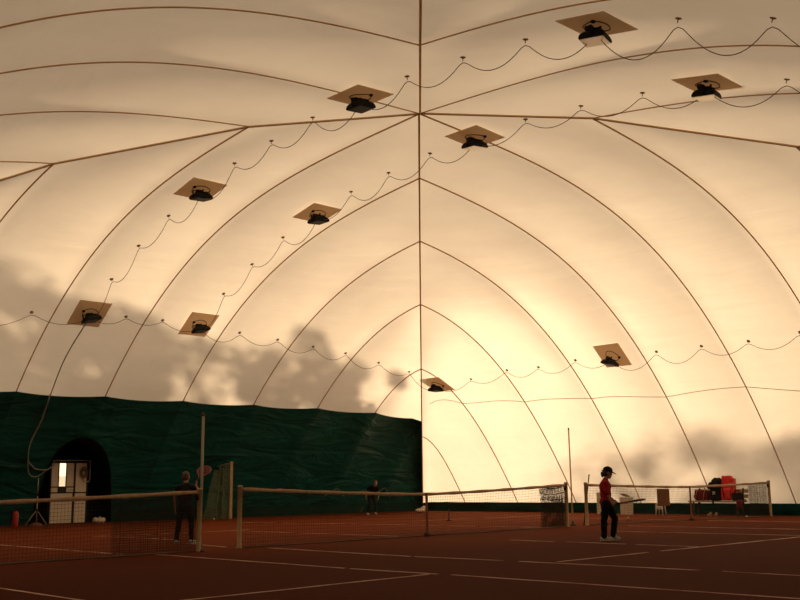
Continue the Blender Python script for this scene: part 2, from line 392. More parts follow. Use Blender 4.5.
# floor, ground, lines
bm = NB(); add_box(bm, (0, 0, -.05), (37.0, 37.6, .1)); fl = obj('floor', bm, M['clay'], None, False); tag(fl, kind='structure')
bm = NB(); bmesh.ops.create_circle(bm, cap_ends=True, segments=48, radius=110, matrix=Matrix.Translation((0, 0, -.11))); tag(obj('ground', bm, M['turf'], None, False), kind='structure')
def court_line(a, b, w=.05):
    a = Vector((*a, 0)); b = Vector((*b, 0)); d = (b-a).normalized(); n = Vector((-d.y, d.x, 0))*w/2
    bm = NB(); L = (b-a).length; m = max(2, int(L/.35)); up = Vector((0, 0, .004)); rows = []
    for i in range(m+1):
        p = a+d*L*i/m+n*random.uniform(-.25, .25); ww = random.uniform(.75, 1.1)
        rows.append([bm.verts.new(p-n*ww), bm.verts.new(p-n*ww+up), bm.verts.new(p+n*ww+up), bm.verts.new(p+n*ww)])
    for A, B in zip(rows[:-1], rows[1:]):
        for j in range(3): bm.faces.new((A[j], B[j], B[j+1], A[j+1]))
    return obj('court_line', bm, M['line'], fl, False)
for a, b in (((-6.32, .6), (-6.20, -4.6)), ((-6.20, -4.7), (-6.06, -6.3)), ((-6.02, -6.5), (-5.80, -11.6)), ((-3.97, .3), (-3.96, -3.6)), ((-3.95, -3.7), (-3.74, -5.4)), ((-3.72, -5.7), (-3.5, -8.6)), ((-3.46, -8.9), (-3.38, -11.6)),
             ((-10.70, -2.0), (-10.62, -6.4)), ((-11.6, -6.5), (-6.15, -6.22)), ((-3.45, -6.22), (-.9, -6.12)), ((-.5, -6.10), (5.6, -5.95)),
             ((.75, -1.7), (.74, -2.9)), ((.86, -3.1), (.85, -4.5)), ((.87, -4.7), (.9, -6.0)), ((-6.80, 6.3), (-6.68, .9)), ((-15.2, 7.4), (-6.8, 7.4)), ((-10.9, 7.4), (-10.7, .9)),
             ((-3.54, 8.0), (-3.40, 4.6)), ((-4.1, 3.0), (-4.3, 1.2)), ((-3.9, 7.6), (.7, 7.6)), ((.14, 7.2), (.5, 1.4)), ((4.0, 12.6), (5.0, 8.6)), ((5.05, 8.4), (5.3, 6.8)), ((5.2, 6.8), (6.0, 1.4)),
             ((7.9, .2), (8.2, -4.6)), ((5.1, -1.2), (5.5, -5.9)), ((7.5, 8.2), (16.2, 8.2)), ((12.3, 8.2), (12.4, 1.6)), ((12.4, .4), (12.6, -5.5))):
    court_line(a, b)

# ------------------------------------------------------------------ floodlights on the skin
def skin_frame(face, k, t):
    n = Vector(inward(face, k, t)); a = Vector((1, 0, 0)) if face in 'LN' else Vector((0, 1, 0))
    v = n.cross(a).normalized(); u = v.cross(n).normalized(); return u, v, n
def make_lamp(face, k, t, label, clear, tilt, spin=0.0, side=1.0):
    P = Vector(dome_pt(face, k, t, .075)); u, v, n = skin_frame(face, k, t)
    o = thing('floodlight', label, 'floodlight', P, 0, 'floodlights on boards under the dome')
    R = Matrix((u, v, n)).transposed()                        # board space: z points into the hall
    def T(p): return R @ Vector(p)
    bm = NB(); add_box(bm, (0, 0, 0), (1.04, 1.04, .010)); bm.transform(R.to_4x4()); obj('mounting_board', bm, M['patch'], o, False)
    # ring of spare cable on the board
    bm = NB(); pts = [T((.24*math.cos(a)*(1+.08*math.sin(3*a)), .24*math.sin(a), .03+.012*math.sin(2*a))) for a in [2*PI*i/28 for i in range(28)]]
    add_tube(bm, pts, .012, 6, True); obj('cable_ring', bm, M['cable'], o)
    bm = NB(); add_lathe(bm, [(.045, 0), (.045, .03), (.02, .045)], 12, Matrix.Translation(T((-.24, .10*side, .01))) @ R.to_4x4()); obj('cable_gland', bm, M['black'], o)
    H = (n*.23 if n.z < -.75 else (n*.25+Vector((0, 0, -.09))))
    bm = NB(); add_tube(bm, [T((.06, .05, .01)), H*.55+T((.02, .02, 0)), H*.80], .022, 8); obj('hanger_rod', bm, M['black'], o)
    # housing: square floodlight looking down, leaning by tilt
    nf = (Vector((0, 0, -1))*1.0+n*.12+Vector((tilt[0], tilt[1], 0))).normalized()
    q = Vector((0, 0, -1)).rotation_difference(nf).to_matrix() @ Matrix.Rotation(spin, 3, 'Z')
    Q = Matrix.Translation(H) @ q.to_4x4()
    bm = NB(); s0, s1, h = .235, .16, .13                       # wide mouth at the bottom, narrow back
    lo = [bm.verts.new((x*s0, y*s0, -.06)) for x, y in ((-1, -1), (1, -1), (1, 1), (-1, 1))]
    l2 = [bm.verts.new((x*s0, y*s0, -.02)) for x, y in ((-1, -1), (1, -1), (1, 1), (-1, 1))]
    mi = [bm.verts.new((x*.21, y*.215, .04)) for x, y in ((-1, -1), (1, -1), (1, 1), (-1, 1))]
    hi = [bm.verts.new((x*s1, y*s1, h-.04)) for x, y in ((-1, -1), (1, -1), (1, 1), (-1, 1))]
    for A, B in ((lo, l2), (l2, mi), (mi, hi)):
        for i in range(4): bm.faces.new((A[i], A[(i+1) % 4], B[(i+1) % 4], B[i]))
    bm.faces.new(hi); bm.faces.new(list(reversed(lo))); bevel(bm, .008, 1)
    for i in range(7): add_box(bm, (-.12+.04*i, 0, h-.02), (.008, .27, .06))
    bm.transform(Q); hs = obj('housing', bm, M['black'], o, False)
    bm = NB(); add_box(bm, (0, 0, -.064), (.42, .42, .014)); bm.transform(Q); obj('lens', bm, M['lens'] if clear else M['lens_dark'], o, False)
    bm = NB()
    for sx in (-1, 1): add_box(bm, (sx*.248, 0, .05), (.014, .045, .20))
    add_box(bm, (0, 0, .150), (.508, .045, .014))
    for sx in (-1, 1): add_lathe(bm, [(.03, 0), (.03, .02), (.012, .03)], 10, Matrix.Translation((sx*.256, 0, .0)) @ Matrix.Rotation(sx*PI/2, 4, 'Y'))
    bm.transform(Q); obj('bracket', bm, M['black'], o, False)
    bm = NB(); add_box(bm, (0, .12, h+.05), (.16, .10, .09)); bevel(bm, .01, 1); bm.transform(Q); obj('ballast_box', bm, M['blackp'], o, False)
    o['p'] = 0; del o['p']
    return P, n, H
LAMPS = [
    ('N', -0.557, 0.7275, 'floodlight on a board at the top right, the highest of all, pale glass showing', True, (.04, .04), .30),
    ('N', 0.731, 0.7446, 'floodlight on a board at the right, second highest, above the long right wall cable', True, (.10, .10), .2),
    ('W', -0.052, 0.8960, 'black floodlight on a board just left of the crown where the seams meet', False, (.1, 0)),
    ('R', -0.022, 0.8995, 'floodlight on a board just right of and below the crown, pale glass rim', True, (.10, .10), -.1),
    ('L', -0.574, 0.6914, 'black floodlight on a board high on the left, outermost of the sunlit ones', False, (.05, .1)),
    ('L', 0.735, 0.7295, 'black floodlight on a board between the high left lamp and the crown', False, (.1, 0)),
    ('L', -0.614, 0.3401, 'floodlight low on the left wall above the white door, farthest left', False, (.2, -.1)),
    ('L', 0.673, 0.3492, 'floodlight low on the left wall, in tree shadow, right of the door side one', False, (.15, -.1)),
    ('R', 1.405, 0.3204, 'floodlight alone on the right wall above the player in red', False, (-.1, .2)),
    ('R', 4.084, 0.8363, 'farthest and smallest floodlight, beside the corner seam', False, (0, 0)),
]
lampP = [make_lamp(f, k, t, lb, cl, ti, *sp_) for f, k, t, lb, cl, ti, *sp_ in LAMPS]
# ------------------------------------------------------------------ cables looped from clip to clip
def swag(a, b, s, n=18):
    a = Vector(a); b = Vector(b)
    return [a.lerp(b, i/n)+Vector((0, 0, -4*s*(i/n)*(1-i/n))) for i in range(n+1)]
def cable(label, start, hooks, end, sag=.33, m='cable', r=.0085, grp='cables looped under the dome'):
    pts = []; base = None; H = []
    seq = ([start] if start is not None else [])+[(f, k, t) for f, k, t in hooks]+([end] if end is not None else [])
    P = []
    for q in seq:
        if isinstance(q, int):
            p, n, h = lampP[q]; P.append((p+h*.6+Vector((0, 0, -.02)), None))
        elif isinstance(q, Vector): P.append((q, None))
        else: P.append((Vector(dome_pt(*q, .065)), q))
    o = thing('power_cable', label, 'cable', P[0][0], 0, grp); O = P[0][0]
    for (a, _), (b, _) in zip(P[:-1], P[1:]):
        sg = sag*min(1.0, (b-a).length/1.7)*random.uniform(.95, 1.35)
        s = swag(a-O, b-O, sg); pts += s if not pts else s[1:]
    for _ in range(2): pts = [pts[0]]+[(pts[i-1]+pts[i]*2+pts[i+1])/4 for i in range(1, len(pts)-1)]+[pts[-1]]
    bm = NB(); add_tube(bm, pts, r, 6); obj('wire', bm, M[m], o)
    for p, q in P:
        if q is None: continue
        u, v, n = skin_frame(*q); R = Matrix((u, v, n)).transposed()
        bm = NB(); add_lathe(bm, [(.055, -.062), (.055, -.050), (.014, -.044), (.007, .012), (.012, .018)], 12, Matrix.Translation(p-O) @ R.to_4x4()); obj('cable_clip', bm, M['clip'], o)
    return o
cable('cable looping from the highest floodlight down to the lamp left of the crown', 0, [('N', -0.558, 0.8260), ('N', -0.606, 0.9244), ('W', -0.518, 0.9773)], 2)
cable('cable looping from the lamp left of the crown to the high left floodlight', 2, [('W', 0.564, 0.9808), ('L', -0.610, 0.8968), ('L', -0.579, 0.7899)], 4)
cable('cable stepping down from the high left floodlight to the low left one', 4, [('L', -0.557, 0.5898), ('L', -0.576, 0.5003), ('L', -0.594, 0.4140)], 6)
cable('cable looping from the second highest right floodlight to the lamp right of the crown', 1, [('N', 0.752, 0.8447), ('N', 0.725, 0.9364), ('R', -0.557, 0.9779)], 3)
cable('cable from the lamp right of the crown across the corner seam to the left', 3, [('R', 0.533, 0.9769), ('L', 0.705, 0.9247), ('L', 0.730, 0.8257)], 5)
cable('cable stepping down the left wall to the shaded floodlight right of the door', 5, [('L', 0.756, 0.6235), ('L', 0.745, 0.5240), ('L', 0.721, 0.4306)], 7)
cable('cable running off the top right edge from the highest floodlight', 0, [('N', -0.403, 0.6286), ('N', -0.349, 0.5307), ('N', -.37, .43)], None, .55)
cable('cable running off the right edge from the second highest floodlight', 1, [('N', 0.812, 0.6595), ('N', .82, .55), ('N', .82, .46)], None, .4)
cable('cable looping along the right wall from its lone floodlight to the corner lamp', 8, [('R', 1.909, 0.3637), ('R', 2.517, 0.4178), ('R', 2.947, 0.4963), ('R', 3.627, 0.6210)], 9, .28)
cable('cable looping along the right wall from its lone floodlight to the right edge', 8, [('R', 0.833, 0.2809), ('R', 0.283, 0.2542), ('R', -0.255, 0.2520), ('R', -0.822, 0.2834), ('R', -1.5, .31)], None, .36)
cable('cable looping along the shaded left wall from the corner lamp', 9, [('L', 3.950, 0.8891), ('L', 3.492, 0.6981), ('L', 2.874, 0.5735), ('L', 2.378, 0.4906), ('L', 1.807, 0.4299), ('L', 1.260, 0.3824)], 7, .28)
cable('short cable between the two low floodlights on the left wall', 7, [('L', 0.226, 0.3216), ('L', -0.207, 0.3192)], 6, .22)
cable('cable leaving the low left floodlight towards the left edge', 6, [('L', -1.198, 0.3701), ('L', -1.798, 0.3975), ('L', -2.4, .45)], None, .25)
# supply cable down the green lining to the door frame
P6 = lampP[6]
o = thing('supply_cable', 'pair of grey cables hanging down the green lining to the door frame', 'cable', P6[0])
pts = [P6[0]+P6[2]*.5]+[Vector(dome_pt('L', k, t, .10)) for k, t in ((-.633, .2538), (-.61, .1769), (-.605, .145), (-.633, .1153), (-.590, .0886), (-.52, .079), (-.462, .074))]
pts += [Vector((-1.02, 16.72, 1.80)), Vector((-.80, 16.68, 1.95)), Vector((-.62, 17.1, 2.10)), Vector((-.50, 17.38, 2.12)), Vector((.74, 17.38, 2.13)), Vector((.83, 17.38, 2.04)), Vector((.84, 17.38, 1.5)), Vector((.78, 17.37, 1.40)), Vector((.70, 17.36, 1.45))]
sp = [Vector(p)-P6[0] for p in spline([tuple(p) for p in pts], 6)]
bm = NB(); add_tube(bm, sp, .020, 6); obj('wire', bm, M['gcable'], o)
pts2 = [Vector(dome_pt('L', k, t, .12)) for k, t in ((-.625, .19), (-.60, .150), (-.628, .118), (-.615, .098), (-.535, .070), (-.43, .064))]+[Vector((-.95, 16.75, 1.84)), Vector((-.78, 16.66, 1.97))]
sp = [Vector(p)-P6[0] for p in spline([tuple(p) for p in pts2], 6)]
bm = NB(); add_tube(bm, sp, .016, 6); obj('wire', bm, M['gcable'], o)
# coil of dark cable on the door's fixed panel
o = thing('cable_coil', 'dark coil of cable hung on the white panel beside the door window', 'cable coil', (.62, YD-.05, 1.70))
bm = NB()
for i in range(7):
    rr = .15-.013*i; add_tube(bm, [(rr*.85*math.cos(a)+.01*math.sin(i*2), -.02-.012*(i % 3), rr*1.25*math.sin(a)+.02*math.cos(i)) for a in [2*PI*j/24 for j in range(24)]], .013, 6, True)
obj('coil', bm, M['cable'], o)
bm = NB(); add_tube(bm, [(0, -.02, -.16), (.01, -.03, -.24), (-.01, -.03, -.30)], .018, 6); obj('cable_tail', bm, M['gcable'], o)

# ------------------------------------------------------------------ nets
def tennis_net(label, A, B, end_h, mid_h, fold=None, fold_style=0, strap=None, group=None):
    A = Vector((*A, 0)); B = Vector((*B, 0)); d = (B-A); L = d.length; d.normalize(); n = Vector((-d.y, d.x, 0)); ang = math.atan2(d.y, d.x)
    o = thing('tennis_net', label, 'tennis net', A, ang)
    s0 = (strap/L) if strap else .5
    def top(u):
        if u < s0: w = (s0-u)/s0
        else: w = (u-s0)/(1-s0)
        return mid_h+(end_h-mid_h)*(w**1.35)
    bm = NB(); R = .0025; step = .062; nv = int(L/step); nh = 15
    def wire(p, q):
        dd = (q-p).normalized(); u, v = frame_of(dd)
        a = [bm.verts.new(p+(u*math.cos(t)+v*math.sin(t))*R) for t in (0, 2.09, 4.19)]; b = [bm.verts.new(q+(u*math.cos(t)+v*math.sin(t))*R) for t in (0, 2.09, 4.19)]
        for j in range(3): bm.faces.new((a[j], a[(j+1) % 3], b[(j+1) % 3], b[j]))
    for i in range(1, nv):
        u = i/nv; wire(Vector((u*L, 0, .015)), Vector((u*L, 0, top(u)-.03)))
    m = 26
    for j in range(nh):
        f = (j+.3)/nh
        for i in range(m):
            u0, u1 = i/m, (i+1)/m; wire(Vector((u0*L, 0, .015+f*(top(u0)-.05))), Vector((u1*L, 0, .015+f*(top(u1)-.05))))
    obj('net_mesh', bm, M['cord'], o, False)
    bm = NB(); m = 40; rows = []
    for i in range(m+1):
        u = i/m; z = top(u); w = .034+.006*math.sin(i*1.7)
        rows.append([bm.verts.new((u*L, y*.016, z+dz*w)) for y, dz in ((-1, -1), (-1.2, 0), (-.6, 1), (.6, 1), (1.2, 0), (1, -1))])
    for a, b in zip(rows[:-1], rows[1:]):
        for j in range(6): bm.faces.new((a[j], a[(j+1) % 6], b[(j+1) % 6], b[j]))
    bm.faces.new(rows[0]); bm.faces.new(list(reversed(rows[-1]))); bmesh.ops.recalc_face_normals(bm, faces=list(bm.faces)); obj('net_band', bm, M['band'], o)
    bm = NB(); add_tube(bm, [(L*i/30, .02*math.sin(i*.9), .016) for i in range(31)], .016, 6); obj('bottom_rope', bm, M['rope'], o)
    for x in (-.02, L+.02):
        bm = NB(); add_lathe(bm, [(.065, 0), (.065, .02), (.045, .03), (.045, end_h+.02), (.052, end_h+.025), (.052, end_h+.06), (.03, end_h+.075)], 16, Matrix.Translation((x, 0, 0)))
        p = obj('post', bm, M['post'], o)
        bm = NB(); add_box(bm, (x+(.055 if x < 0 else -.055), .0, end_h-.10), (.05, .05, .10)); bevel(bm, .01, 1); obj('winch', bm, M['black'], p)
    if strap:
        bm = NB(); add_box(bm, (strap, -.03, top(s0)/2+.02), (.075, .02, top(s0)+.01)); bevel(bm, .005, 1); obj('centre_strap', bm, M['strap'], o, False)
        bm = NB(); add_box(bm, (strap, -.04, .045), (.15, .10, .09)); bevel(bm, .03, 2); obj('strap_anchor', bm, M['dpost'], o)
    if fold:
        bm = NB(); F = fold; R = .0030 if fold_style == 0 else .0058; st = .040 if fold_style == 0 else .042
        for q in range(2):
            off = .03+.03*q; k = int(F/st); sl = .16*fold_style
            for i in range(k):
                x = L-F+F*i/k+random.uniform(-.008, .008); sx = sl*(1-i/k)*(1-q*.6)
                wire(Vector((x+sx*.35, off, .02)), Vector((x+sx*.9, off, top(x/L)*.5))); wire(Vector((x+sx*.9, off, top(x/L)*.5)), Vector((x-sx*.5, off, top(x/L)-.02)))
            nn = 26 if fold_style == 0 else 22
            for j in range(nn):
                z = top(.95)*(j+.5)/nn; hi_ = fold_style and j > nn*.55
                if hi_: R = .010 if j % 3 == 0 else .003
                xs_ = [L-F+F*i/8 for i in range(9)]; zz = [z-.05*math.sin(PI*i/8)*(fold_style)+random.uniform(-.008, .008)*(1+(1.2 if hi_ else 0)) for i in range(9)]
                for i in range(8): wire(Vector((xs_[i], off, max(.01, zz[i]))), Vector((xs_[i+1], off, max(.01, zz[i+1]))))
                R = .0030 if fold_style == 0 else .0058
        obj('folded_net', bm, M['cord'], o, False)
    return o
tennis_net('tennis net nearest the white door, running off the left edge', (-15.8, -.24), (-5.43, .46), 1.07, .93, fold=1.75)
tennis_net('middle tennis net, in front of the far corner, with a brown centre strap', (-4.38, .64), (6.51, 1.19), 1.11, .94, fold=1.10, fold_style=1, strap=5.28)
tennis_net('right tennis net behind the player in red, in front of the bench', (7.47, 1.22), (16.62, .52), 1.10, 1.0, fold=1.12, strap=4.75)

# tall poles, stick, marker
def rod(name, label, cat, base, top, r, m, foot=True, rings=()):
    o = thing(name, label, cat, base); b = Vector(base)
    bm = NB(); add_tube(bm, [(0, 0, 0), Vector(top)-b], r, 10); obj('shaft', bm, M[m], o)
    if foot:
        bm = NB(); add_lathe(bm, [(.09, 0), (.09, .02), (r+.012, .05), (r+.012, .14)], 16); obj('foot', bm, M['dpost'], o)
    for z in rings:
        bm = NB(); p = (Vector(top)-b)*z; add_lathe(bm, [(r+.008, -.03), (r+.008, .03)], 12, Matrix.Translation(p)); obj('collar', bm, M['alu'], o)
    bm = NB(); add_ell(bm, Vector(top)-b, (r*1.25, r*1.25, r*1.6)); obj('end_cap', bm, M['dpost'], o)
    return o
rod('tall_pole', 'tall grey metal pole beside the left net post', 'pole', (-5.37, .475, 0), (-5.368, .472, 2.485), .026, 'alu')
rod('tall_pole', 'tall thin pale pole between the middle and right nets', 'pole', (7.38, 1.655, 0), (7.372, 1.662, 2.657), .021, 'pale')
rod('leaning_stick', 'short dark stick leaning against the left post of the right net', 'stick', (7.40, 1.30, .0), (7.74, 1.30, 1.37), .016, 'dpost', False)
rod('marker_stick', 'short dark stick standing on the clay behind the middle net, near the corner', 'stick', (8.3, 7.3, 0), (8.3, 7.3, .33), .018, 'dpost')

# ------------------------------------------------------------------ left wall things
o = thing('fire_extinguisher', 'red fire extinguisher by the green wall at the left edge', 'fire extinguisher', (-2.32, 15.9, 0))
bm = NB(); add_lathe(bm, [(.055, 0), (.085, .01), (.088, .03), (.088, .40), (.075, .455), (.035, .49), (.03, .50)], 20); obj('cylinder', bm, M['ext'], o)
bm = NB(); add_lathe(bm, [(.03, .50), (.03, .54), (.02, .55)], 12); add_box(bm, (.03, 0, .56), (.14, .02, .015)); add_box(bm, (.035, 0, .585), (.13, .02, .012), Euler((0, -.25, 0)).to_matrix()); obj('valve', bm, M['black'], o, False)
bm = NB(); add_tube(bm, [(-.02, 0, .54), (-.10, .02, .52), (-.125, .03, .40), (-.11, .03, .20)], .013, 8); obj('hose', bm, M['blackp'], o)
o = thing('tripod_stand', 'thin grey tripod stand between the extinguisher and the white door', 'tripod stand', (-1.65, 15.9, 0))
bm = NB(); add_tube(bm, [(0, 0, .12), (0, 0, 1.0)], .022, 10); add_tube(bm, [(0, 0, 1.0), (.0, 0, 1.52)], .015, 10); obj('mast', bm, M['alu'], o)
for a in (.62-PI/2, 2.7-PI/2, 4.8-PI/2):
    c, s = math.cos(a), math.sin(a)
    bm = NB(); add_tube(bm, [(.02*c, .02*s, .50), (.40*c, .40*s, .012)], .015, 8); l = obj('leg', bm, M['alu'], o)
    bm = NB(); add_ell(bm, (.40*c, .40*s, .02), (.025, .025, .02)); obj('rubber_foot', bm, M['blackp'], l)
bm = NB(); add_lathe(bm, [(.04, .46), (.04, .54), (.03, .55)], 12); add_lathe(bm, [(.03, .97), (.03, 1.03)], 12); obj('collar', bm, M['black'], o)
bm = NB(); add_lathe(bm, [(.22, 0), (.23, .03), (.15, .10), (.05, .13)], 18); obj('weight', bm, M['strap'], o)
def lump(name, label, cat, loc, parts, m, disp=.012, vox=.02, rz=0):
    bm = NB()
    for c, r in parts: add_ell(bm, c, r)
    ph = random.uniform(0, 9)
    o = remeshed(name, bm, vox, M[m], None, 4, lambda co, n: n*(disp*math.sin(co.x*31+ph)*math.sin(co.y*27+ph*2)*math.cos(co.z*35)))
    o.location = loc; o.rotation_euler.z = rz; return tag(o, label, cat)
lump('bag', 'small pale bag on the floor right of the white door', 'bag', (.98, 16.9, 0), [((0, 0, .09), (.20, .13, .09)), ((.15, 0, .10), (.12, .10, .10)), ((-.1, .02, .13), (.09, .08, .08)), ((.04, -.05, .17), (.07, .06, .06))], 'box')
lump('bag', 'small pale bag lying in the far corner at the foot of the green lining', 'bag', (14.9, 15.3, 0), [((0, 0, .10), (.30, .16, .10)), ((.2, 0, .16), (.16, .12, .14))], 'box')
# folded divider curtain with its wooden post
o = thing('divider_curtain', 'folded green divider netting with a brown upright edge at the green wall', 'curtain', (5.42, 16.1, 0))
Yc = 0
bm = NB(); nx, nz = 44, 16; rows = []
def tri(u, z):                                             # gathered at the top, spread at the floor
    w = 1-z/2.05; x = -.78+1.12*u; xt = -.24+.54*u
    return x*(w)+xt*(1-w)
for i in range(nx+1):
    u = i/nx; zt = 2.02-.22*(1-u)+.10*math.sin(u*7)**2*-1
    rows.append([bm.verts.new((tri(u, zt*j/nz), .07*math.sin(u*15+j*.1)*(1-.4*j/nz)+.02*math.sin(j*.8+u*9), .01+zt*j/nz)) for j in range(nz+1)])
for a, b in zip(rows[:-1], rows[1:]):
    for j in range(nz): bm.faces.new((a[j], b[j], b[j+1], a[j+1]))
obj('netting', bm, M['screen'], o)
for px_, tx in ((-.30, -.10), (-.05, .02)):
    bm = NB(); add_tube(bm, spline([(px_, -.10, .01), (px_*.8+tx*.2, -.12, .6), (px_*.3+tx*.7, -.09, 1.3), (tx, -.02, 1.92)], 6), [.030-.0006*i for i in range(19)], 7); obj('gathered_fold', bm, M['screen'], o)
bm = NB(); add_box(bm, (.40, 0, 1.05), (.13, .07, 2.10)); bevel(bm, .012, 1); obj('edge_board', bm, M['post'], o, False)
bm = NB(); add_tube(bm, [(-.2, 0, 1.90), (.1, 0, 2.0), (.42, 0, 2.04)], .018, 8); obj('top_rope', bm, M['rope'], o)
# pale cords tied in peaks on the green lining
for (pts, lb) in (([(11.32, .72), (11.86, 1.08), (12.52, .70)], 'pale cord tied in a peak on the green lining, left of the far boy'),
                  ([(14.1, .66), (14.6, 1.07), (15.2, .62)], 'pale cord tied in a peak on the green lining, right of the far boy'),
                  ([(8.55, .92), (8.72, 1.06), (8.95, 1.10), (9.15, 1.02), (9.25, .92)], 'small pale cord arched on the green lining above the middle net')):
    def cp(x, z):
        k = x/HA*NP; return Vector(dome_pt('L', k, t_at_height('L', k, z, .10), .10))
    q = [cp(x, z) for x, z in pts]; b = q[0].copy(); sp = []
    for a, c in zip(q[:-1], q[1:]): sp += [a.lerp(c, i/6)-b for i in range(6)]
    sp.append(q[-1]-b)
    bm = NB(); add_tube(bm, sp, .012, 6); w = obj('cord', bm, M['gcable']); w.location = b; tag(w, lb, 'cord')

# ------------------------------------------------------------------ right wall things
BX = 16.05
o = thing('bench', 'wooden bench with bags on it behind the right net', 'bench', (BX, 2.10, 0))
for i in range(3):
    bm = NB(); add_box(bm, (-.14+.14*i, 0, .49), (.12, 2.0, .045)); bevel(bm, .008, 1); obj('seat_slat', bm, M['post'], o, False)
for i in range(2):
    bm = NB(); add_box(bm, (.26+.03*i, 0, .66+.17*i), (.03, 2.0, .12), Euler((0, .15, 0)).to_matrix()); bevel(bm, .008, 1); obj('back_slat', bm, M['wood'], o, False)
for y in (-.82, .80):
    for x in (-.18, .17):
        bm = NB(); add_box(bm, (x, y, .235), (.05, .05, .47)); bevel(bm, .006, 1); obj('leg', bm, M['dpost'], o, False)
    bm = NB(); add_box(bm, (.25, y, .66), (.035, .05, .54), Euler((0, .15, 0)).to_matrix()); obj('back_support', bm, M['dpost'], o, False)
Z = .513
def soft(parts, vox, m, parent, name, sm=5, disp=.008):
    bm = NB()
    for p in parts: add_box(bm, p[0], p[1], Euler(p[2]).to_matrix() if len(p) > 2 else None)
    ph = random.uniform(0, 6)
    return remeshed(name, bm, vox, M[m], parent, sm, lambda co, n: n*(disp*math.sin(co.x*23+ph)*math.sin(co.y*29)*math.cos(co.z*21+ph)))
o = thing('sports_bag', 'maroon sports bag with pale stripes at the left end of the bench', 'bag', (BX-.02, 2.62, Z))
soft([((0, 0, .17), (.28, .50, .32)), ((0, -.04, .30), (.20, .30, .14), (.12, 0, 0)), ((0, .16, .22), (.22, .22, .26), (.3, 0, 0))], .02, 'maroon', o, 'bag_body', 10, .014)
for y in (-.14, .15):
    bm = NB(); add_tube(bm, [(-.155, y+.04, .04), (-.165, y+.02, .18), (-.14, y-.01, .33), (-.05, y-.02, .385)], .016, 6); obj('stripe', bm, M['tan'], o)
bm = NB(); add_tube(bm, [(-.02, -.12, .36), (-.05, -.08, .46), (-.05, .08, .46), (-.02, .12, .36)], .013, 6); obj('handle', bm, M['bk'], o)
o = thing('backpack', 'black backpack with a jacket over it, in the middle of the bench', 'bag', (BX-.06, 2.08, Z))
soft([((0, 0, .24), (.26, .34, .46), (0, -.1, 0))], .02, 'bk', o, 'bag_body', 8)
bm = NB(); add_ell(bm, (.0, -.01, .60), (.16, .165, .17)); add_ell(bm, (.02, .12, .52), (.16, .17, .12)); add_ell(bm, (-.02, -.12, .64), (.12, .14, .13)); add_ell(bm, (-.04, .20, .46), (.10, .12, .08))
remeshed('jacket', bm, .02, M['bk2'], o, 4, lambda co, n: n*(.014*math.sin(co.x*40)*math.sin(co.y*33+1)*math.cos(co.z*37)))
bm = NB(); add_box(bm, (-.16, .01, .26), (.02, .10, .10)); bevel(bm, .008, 1); obj('badge', bm, M['shoe'], o)
bm = NB(); add_tube(bm, [(-.12, .06, .2), (-.19, .05, .02), (-.22, .03, -.10), (-.20, -.02, -.14)], .03, 8); obj('strap', bm, M['bk'], o)
o = thing('racket_bag', 'tall bright red bag standing on the bench', 'bag', (BX+.02, 1.66, Z))
soft([((0, 0, .38), (.26, .44, .72), (0, .06, .08)), ((0, .03, .77), (.20, .34, .12), (0, .06, .14)), ((-.12, 0, .22), (.14, .40, .34))], .022, 'redbag', o, 'bag_body', 8, .014)
bm = NB(); add_tube(bm, [(-.16, .17, .62), (-.20, .12, .40), (-.19, .08, .12)], .018, 6); obj('strap', bm, M['red'], o)
bm = NB(); add_tube(bm, [(-.17, -.19, .50), (-.19, -.17, .3), (-.18, -.16, .08)], .012, 6); obj('zip', bm, M['maroon'], o)
o = thing('satchel', 'small dark bag on the bench right of the red one', 'bag', (BX-.04, 1.32, Z))
soft([((0, 0, .13), (.24, .30, .26))], .02, 'bk2', o, 'bag_body', 7)
bm = NB(); add_tube(bm, [(0, -.12, .22), (-.03, -.06, .34), (-.03, .06, .34), (0, .12, .22)], .014, 6); obj('handle', bm, M['bk'], o)
o = thing('towel', 'maroon cloth hanging off the right end of the bench', 'towel', (BX-.05, 1.17, Z))
bm = NB(); rows = []
prof_ = [(.06, .03), (-.02, .05), (-.10, .04), (-.16, .015), (-.185, -.05), (-.19, -.13), (-.185, -.21), (-.19, -.26)]
for i in range(13):
    y = -.13+.26*i/12; rows.append([bm.verts.new((px_+.018*math.sin(i*1.3+j), y*(1-.03*j), pz+.006*math.sin(i*2))) for j, (px_, pz) in enumerate(prof_)])
for a, b in zip(rows[:-1], rows[1:]):
    for j in range(len(prof_)-1): bm.faces.new((a[j], b[j], b[j+1], a[j+1]))
w = obj('cloth', bm, M['maroon'], o); md = w.modifiers.new('s', 'SOLIDIFY'); md.thickness = .02
# shoes under the bench
for i, (y, x, lb) in enumerate(((2.30, 15.86, 'left one of the pair of tan shoes under the bench'), (2.08, 15.88, 'right one of the pair of tan shoes under the bench'))):
    o = thing('shoe', lb, 'shoe', (x, y, 0), PI+.3*i, 'tan shoes under the bench')
    bm = NB(); add_ell(bm, (.04, 0, .05), (.14, .05, .045)); add_ell(bm, (-.06, 0, .07), (.07, .048, .07)); remeshed('upper', bm, .012, M['tan'], o, 3)
    bm = NB(); add_ell(bm, (.01, 0, .012), (.155, .055, .012)); obj('sole', bm, M['sole'], o)
